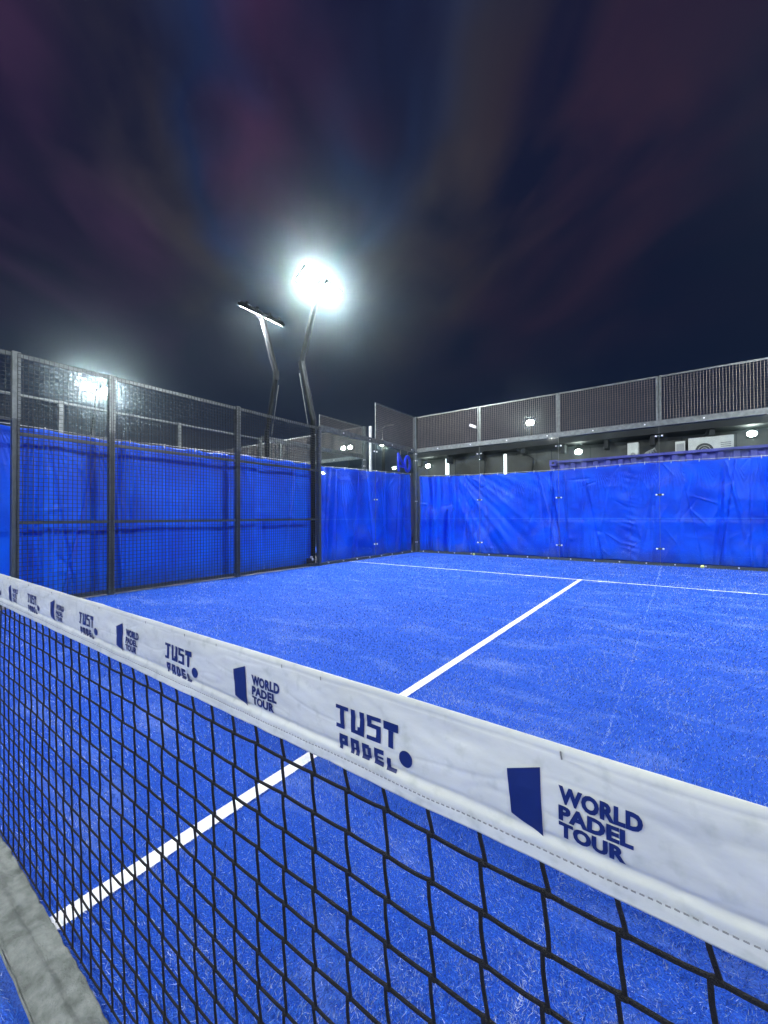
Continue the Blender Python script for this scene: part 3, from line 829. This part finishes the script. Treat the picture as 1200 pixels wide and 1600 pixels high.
# ------------------------------------------------------------------ small things on the court
def tennis_ball(x, y, lab):
    b = MB().ball((0, 0, 0), .033, 20, 14)
    rt = b.build('tennis_ball', M['ball'], None, smooth=True); rt.location = (x, y, .038)
    tag(rt, lab, 'ball', 'balls by the back wall')
    pts = []
    for k in range(41):
        a = 2 * math.pi * k / 40
        v = Vector((math.cos(a) + .35 * math.cos(3 * a), math.sin(a) - .35 * math.sin(3 * a), .9 * math.sin(2 * a))).normalized() * .0332
        pts.append(v)
    MB().tube(pts, .0012, 5, cap=False).build('ball_seam', M['white_metal'], rt)
tennis_ball(-3.12, 9.86, 'pale ball lying at the foot of the back glass left of the centre line')
tennis_ball(1.69, 9.86, 'yellow ball lying at the foot of the back glass on the right')
rt = empty('junction_box', (-5.10, 5.80, 0), 'small dark box with a white fitting at the foot of the corner mast', 'box')
MB().span((-.04, -.06, .0), (.04, .04, .17)).build('casing', M['black'], rt, bevel=.006)
q = MB(); q.ball((.05, .0, .19), .030, 10, 7, (.8, .9, 1.1)); q.ball((.055, .035, .14), .032, 10, 7, (.8, .9, 1.1)); q.build('white_fitting', M['white_metal'], rt, smooth=True)

# foil digits hung outside the side glass, seen from behind: 0 4
def balloon(name, lab, y, pts_list):
    rt = empty(name, (-5.085, y, 2.36), lab, 'digit', 'court number hung outside the side glass')
    b = MB()
    for pts, r in pts_list:
        b.tube([(0, p[0], p[1]) for p in pts], r, 10, cap=True)
        for p in (pts[0], pts[-1]): b.ball((0, p[0], p[1]), r * 1.0, 10, 7)
    b.build('foil_body', M['foil'], rt, smooth=True)
    MB().tube([(.0, .0, .44), (.02, .0, .62)], .003, 5).build('string', M['rope'], rt)
    return rt
balloon('foil_balloon', 'blue foil digit four seen from behind, hung above the side tarpaulin', 9.30,
        [([(-.10, .47), (-.10, .25), (-.09, .0)], .036), ([(-.09, .46), (.04, .30), (.17, .15)], .036), ([(.17, .13), (.04, .13), (-.10, .13)], .040)])
balloon('foil_balloon', 'blue foil digit zero next to the dark corner post', 9.68,
        [([(.13 * math.cos(a), .23 + .22 * math.sin(a)) for a in [math.pi * 2 * k / 20 for k in range(21)]], .040)])

# ------------------------------------------------------------------ behind the court
ct = empty('shipping_container', (-1.55, 11.5, 0), 'indigo corrugated shipping container whose top shows above the back tarpaulin', 'container')
b = MB(); pw = .28; n = int(5.86 / pw); pr = []
for i in range(n):
    x0 = .1 + i * pw
    pr += [(x0, .06), (x0 + .10, .06), (x0 + .14, 0), (x0 + .24, 0)]
pr.append((.1 + n * pw, .06))
for z in (.16, 2.50):
    for (x, y) in pr: b.v.append((x, y + .02, z))
m_ = len(pr)
for i in range(m_ - 1): b.f.append((i, i + 1, m_ + i + 1, m_ + i))
b.build('corrugated_side', M['container'], ct)
MB().span((.11, .1, .16), (5.95, 2.36, 2.50)).build('body', M['container'], ct)
MB().span((.18, -.03, 2.501), (6.0, .09, 2.565)).build('top_rail', M['container'], ct, bevel=.008)
MB().span((0, 0, 0), (.1, .12, 2.42)).build('corner_column', M['container'], ct)
MB().span((.12, .0, 0), (5.95, .07, .155)).build('bottom_rail', M['container'], ct)
b = MB(); b.span((-.01, -.05, 2.42), (.17, .16, 2.59)); cc_ = b.build('corner_casting', M['container'], ct, bevel=.01)
MB().tube([(.08, -.051, 2.505), (.08, -.054, 2.505)], .035, 12).build('casting_hole', M['black'], cc_)

bd = empty('building', (-7.6, 14.3, 0), 'dark olive clad building wall behind the back glass and the container', 'building')
MB().span((0, 0, 0), (20, 6, 3.36)).build('wall', M['cladding'], bd)
b = MB()
for i in range(17): b.span((.6 + i * 1.2, -.012, .1), (.63 + i * 1.2, -.001, 3.3))
b.build('cladding_joints', M['cladding_dark'], bd)
b = MB(); g = random.Random(4)
b.span((-.2, -.5, 3.42), (20.2, 6.2, 3.60))
b.build('eave', M['cladding_dark'], bd)
for i in range(14):
    x = .35 + i * 1.35 + g.uniform(-.2, .2)
    MB().span((x - .06, -.38, 3.1 + g.uniform(0, .15)), (x + .06, -.013, 3.415)).build('eave_bracket', M['cladding_dark'], bd)
for (x0, x1) in ((3.05, 3.0), (4.3, 4.75), (9.6, 9.3)):
    MB().tube([(x0, -.3, 3.41), (x1 + .12, -.2, 3.05), (x1, -.03, 2.5)], .022, 6).build('downpipe', M['cladding_dark'], bd)
MB().span((3.2, -.02, 2.2), (4.9, -.001, 3.25)).build('shutter', M['cladding'], bd)

bw = empty('boundary_wall', (-40, 17.5, 0), 'low brown grey wall beyond the next court under the night sky', 'wall')
MB().span((0, 0, 0), (32.3, .25, 3.3)).build('wall_panel', M['brownwall'], bw)
MB().span((0, -.03, 3.301), (32.3, .28, 3.36)).build('coping', M['cladding_dark'], bw)

def bulkhead(x, z, lab):
    rt = empty('wall_light', (x, 14.29, z), lab, 'wall light', 'round lights on the dark building')
    MB().span((-.12, -.06, -.09), (.12, 0, .09)).build('housing', M['steel'], rt, bevel=.01)
    MB().ball((0, -.06, 0), .09, 16, 10, (1.1, .5, .85)).build('lit_glass', M['bulk'], rt, smooth=True)
bulkhead(-6.98, 3.12, 'round white light on the dark building just right of the corner post')
bulkhead(-1.33, 3.16, 'round white light on the dark building just above the end of the container')
bulkhead(2.93, 3.23, 'round white light on the dark building right of the fan unit')
def tube_light(x, z0, z1, w_, lab):
    rt = empty('tube_light', (x, 14.29, z0), lab, 'tube light', 'upright tube lights on the building')
    MB().span((-w_ / 2 - .01, -.03, -.02), (w_ / 2 + .01, 0, z1 - z0 + .02)).build('back_plate', M['white_metal'], rt)
    MB().tube([(0, -.06, 0), (0, -.06, z1 - z0)], w_ / 2, 12).build('lit_tube', M['tube'], rt, smooth=True)
tube_light(-6.12, 2.72, 3.34, .13, 'short thick upright white tube light near the corner post')
tube_light(-3.78, 2.45, 3.30, .09, 'longer thin upright white tube light under the centre of the back mesh')

def ac_unit(x, y, z, w_, h_, lab, fan=True):
    rt = empty('air_conditioner', (x, y, z), lab, 'air conditioner', 'air conditioners on the dark building')
    MB().span((0, 0, 0), (w_, .32, h_)).build('casing', M['ac'], rt, bevel=.012)
    R_ = min(w_ * .5, h_) * .42; cx = w_ * .36 if fan and w_ > .5 else w_ * .5
    if fan:
        g = MB().tube([(cx, -.012, h_ * .48), (cx, -.001, h_ * .48)], R_, 28).build('fan_grille', M['grille'], rt)
        rg = MB()
        for q in (.35, .65, 1.0):
            rg.tube([(cx + R_ * q * math.cos(a), -.02, h_ * .48 + R_ * q * math.sin(a)) for a in [2 * math.pi * k / 28 for k in range(29)]], .006, 5, cap=False)
        rg.build('guard_rings', M['ac'], g)
        MB().ball((cx, -.02, h_ * .48), R_ * .16, 10, 6, (1, .4, 1)).build('fan_hub', M['bolt'], g, smooth=True)
        if w_ > .5:
            q = MB()
            for k in range(3): q.span((w_ * .72, -.006, h_ * (.72 - k * .07)), (w_ * .94, -.001, h_ * (.74 - k * .07)))
            q.build('vent_slots', M['grille'], rt)
    else:
        MB().span((w_ * .12, -.008, h_ * .1), (w_ * .88, -.001, h_ * .9)).build('front_panel', M['pipe'], rt)
    for k in (.12, .82): MB().span((w_ * k, 0, -.25), (w_ * k + .05, .32, -.001)).build('foot', M['steel'], rt)
    return rt
ac_unit(1.56, 13.96, 2.50, .98, .72, 'large cream outdoor air conditioner with a round fan above the container')
ac_unit(1.26, 13.96, 2.50, .23, .66, 'narrow cream cabinet standing just left of the large fan unit', fan=False)
ac_unit(.08, 13.96, 2.55, .29, .70, 'small cream air conditioner with curved pipes beside it')
b = empty('pipe_bundle', (.42, 13.98, 2.6), 'curved pale lagged pipes looping down right of the small air conditioner', 'pipes')
for k in range(3):
    MB().tube([(-.05 + .09 * k, 0, .02), (.03 + .09 * k, -.02, .18), (.14 + .07 * k, -.03, .31 + .03 * k), (.22 + .06 * k, -.02, .36 + .03 * k), (.26 + .06 * k, .1, .33), (.27 + .06 * k, .31, .3)], .022, 8).build('lagged_pipe', M['pipe'], b, smooth=True)

# distant lit masts
def far_mast(x, y, h, kind, lab):
    rt = empty('distant_floodlight', (x, y, 0), lab, 'floodlight', 'distant floodlights beyond the courts')
    MB().tube([(0, 0, 0), (0, 0, h - .25), (0, -.05, h - .1)], .06, 8).build('pole', M['pole'], rt)
    for s in ((0,) if kind == 1 else (-.33, .33)):
        c = (s, -.12, h)
        hd = MB().box(c, (.46, .16, .32)).build('lamp_head', M['steel'], rt, bevel=.02)
        MB().ball((s, -.205, h - .01), .19, 18, 10, (1.05, .35, .72)).build('lit_lens', M['far_lead'], hd, smooth=True)
    MB().tube([(-.4, -.0, h - .02), (.4, -.0, h - .02)], .025, 6).build('crossbar', M['galv'], rt)
far_mast(-5.0, 21.8, 6.0, 1, 'distant single floodlight shining through the back mesh')
far_mast(-17.9, 21.9, 6.0, 2, 'distant twin floodlight seen low through the short side glass')
far_mast(-15.1, 22.4, 6.05, 1, 'distant small floodlight at the foot of the raised side mesh')
rt = empty('street_lamp', (-16.4, 24, 0), 'thin unlit street lamp seen through the raised side mesh', 'street lamp')
MB().tube([(0, 0, 0), (0, 0, 7.6)], .07, 8, rs=[.1, .05]).build('pole', M['pole'], rt)
MB().tube([(0, 0, 7.6), (.25, 0, 7.72), (.6, 0, 7.74)], .035, 8).build('arm', M['galv'], rt)
MB().box((.75, 0, 7.74), (.5, .2, .08)).build('lamp_head', M['galv'], rt, bevel=.02)
rt = empty('security_camera', (-3.05, 10.02, 3.42), 'small pale camera fixed to the upright behind the back mesh', 'camera')
MB().box((-.10, -.09, .06), (.20, .07, .07), Matrix.Rotation(math.radians(25), 3, 'Y')).build('body', M['white_metal'], rt, bevel=.01)
MB().tube([(-.02, -.06, .02), (.04, -.02, -.06), (.05, .1, -.08)], .014, 6).build('bracket', M['galv'], rt)

# ------------------------------------------------------------------ mist added to stand in for lens glare around the lamps
GLARE_HAZE = 0.0030
GLARE_HAZE_G = .955
if GLARE_HAZE:
    hz = MB().span((-72, -52, -1.02), (52, 72, 8.6))
    m, t, b = newmat('mist'); t.nodes.remove(b)
    pv = t.nodes.new('ShaderNodeVolumePrincipled'); pv.inputs['Color'].default_value = (.72, .93, 1, 1)
    pv.inputs['Density'].default_value = GLARE_HAZE; pv.inputs['Anisotropy'].default_value = GLARE_HAZE_G
    t.links.new(pv.outputs[0], t.nodes['Material Output'].inputs['Volume'])
    tag(hz.build('glare_haze', m), 'thin mist added to make the floodlights glow', 'mist', kind='stuff')
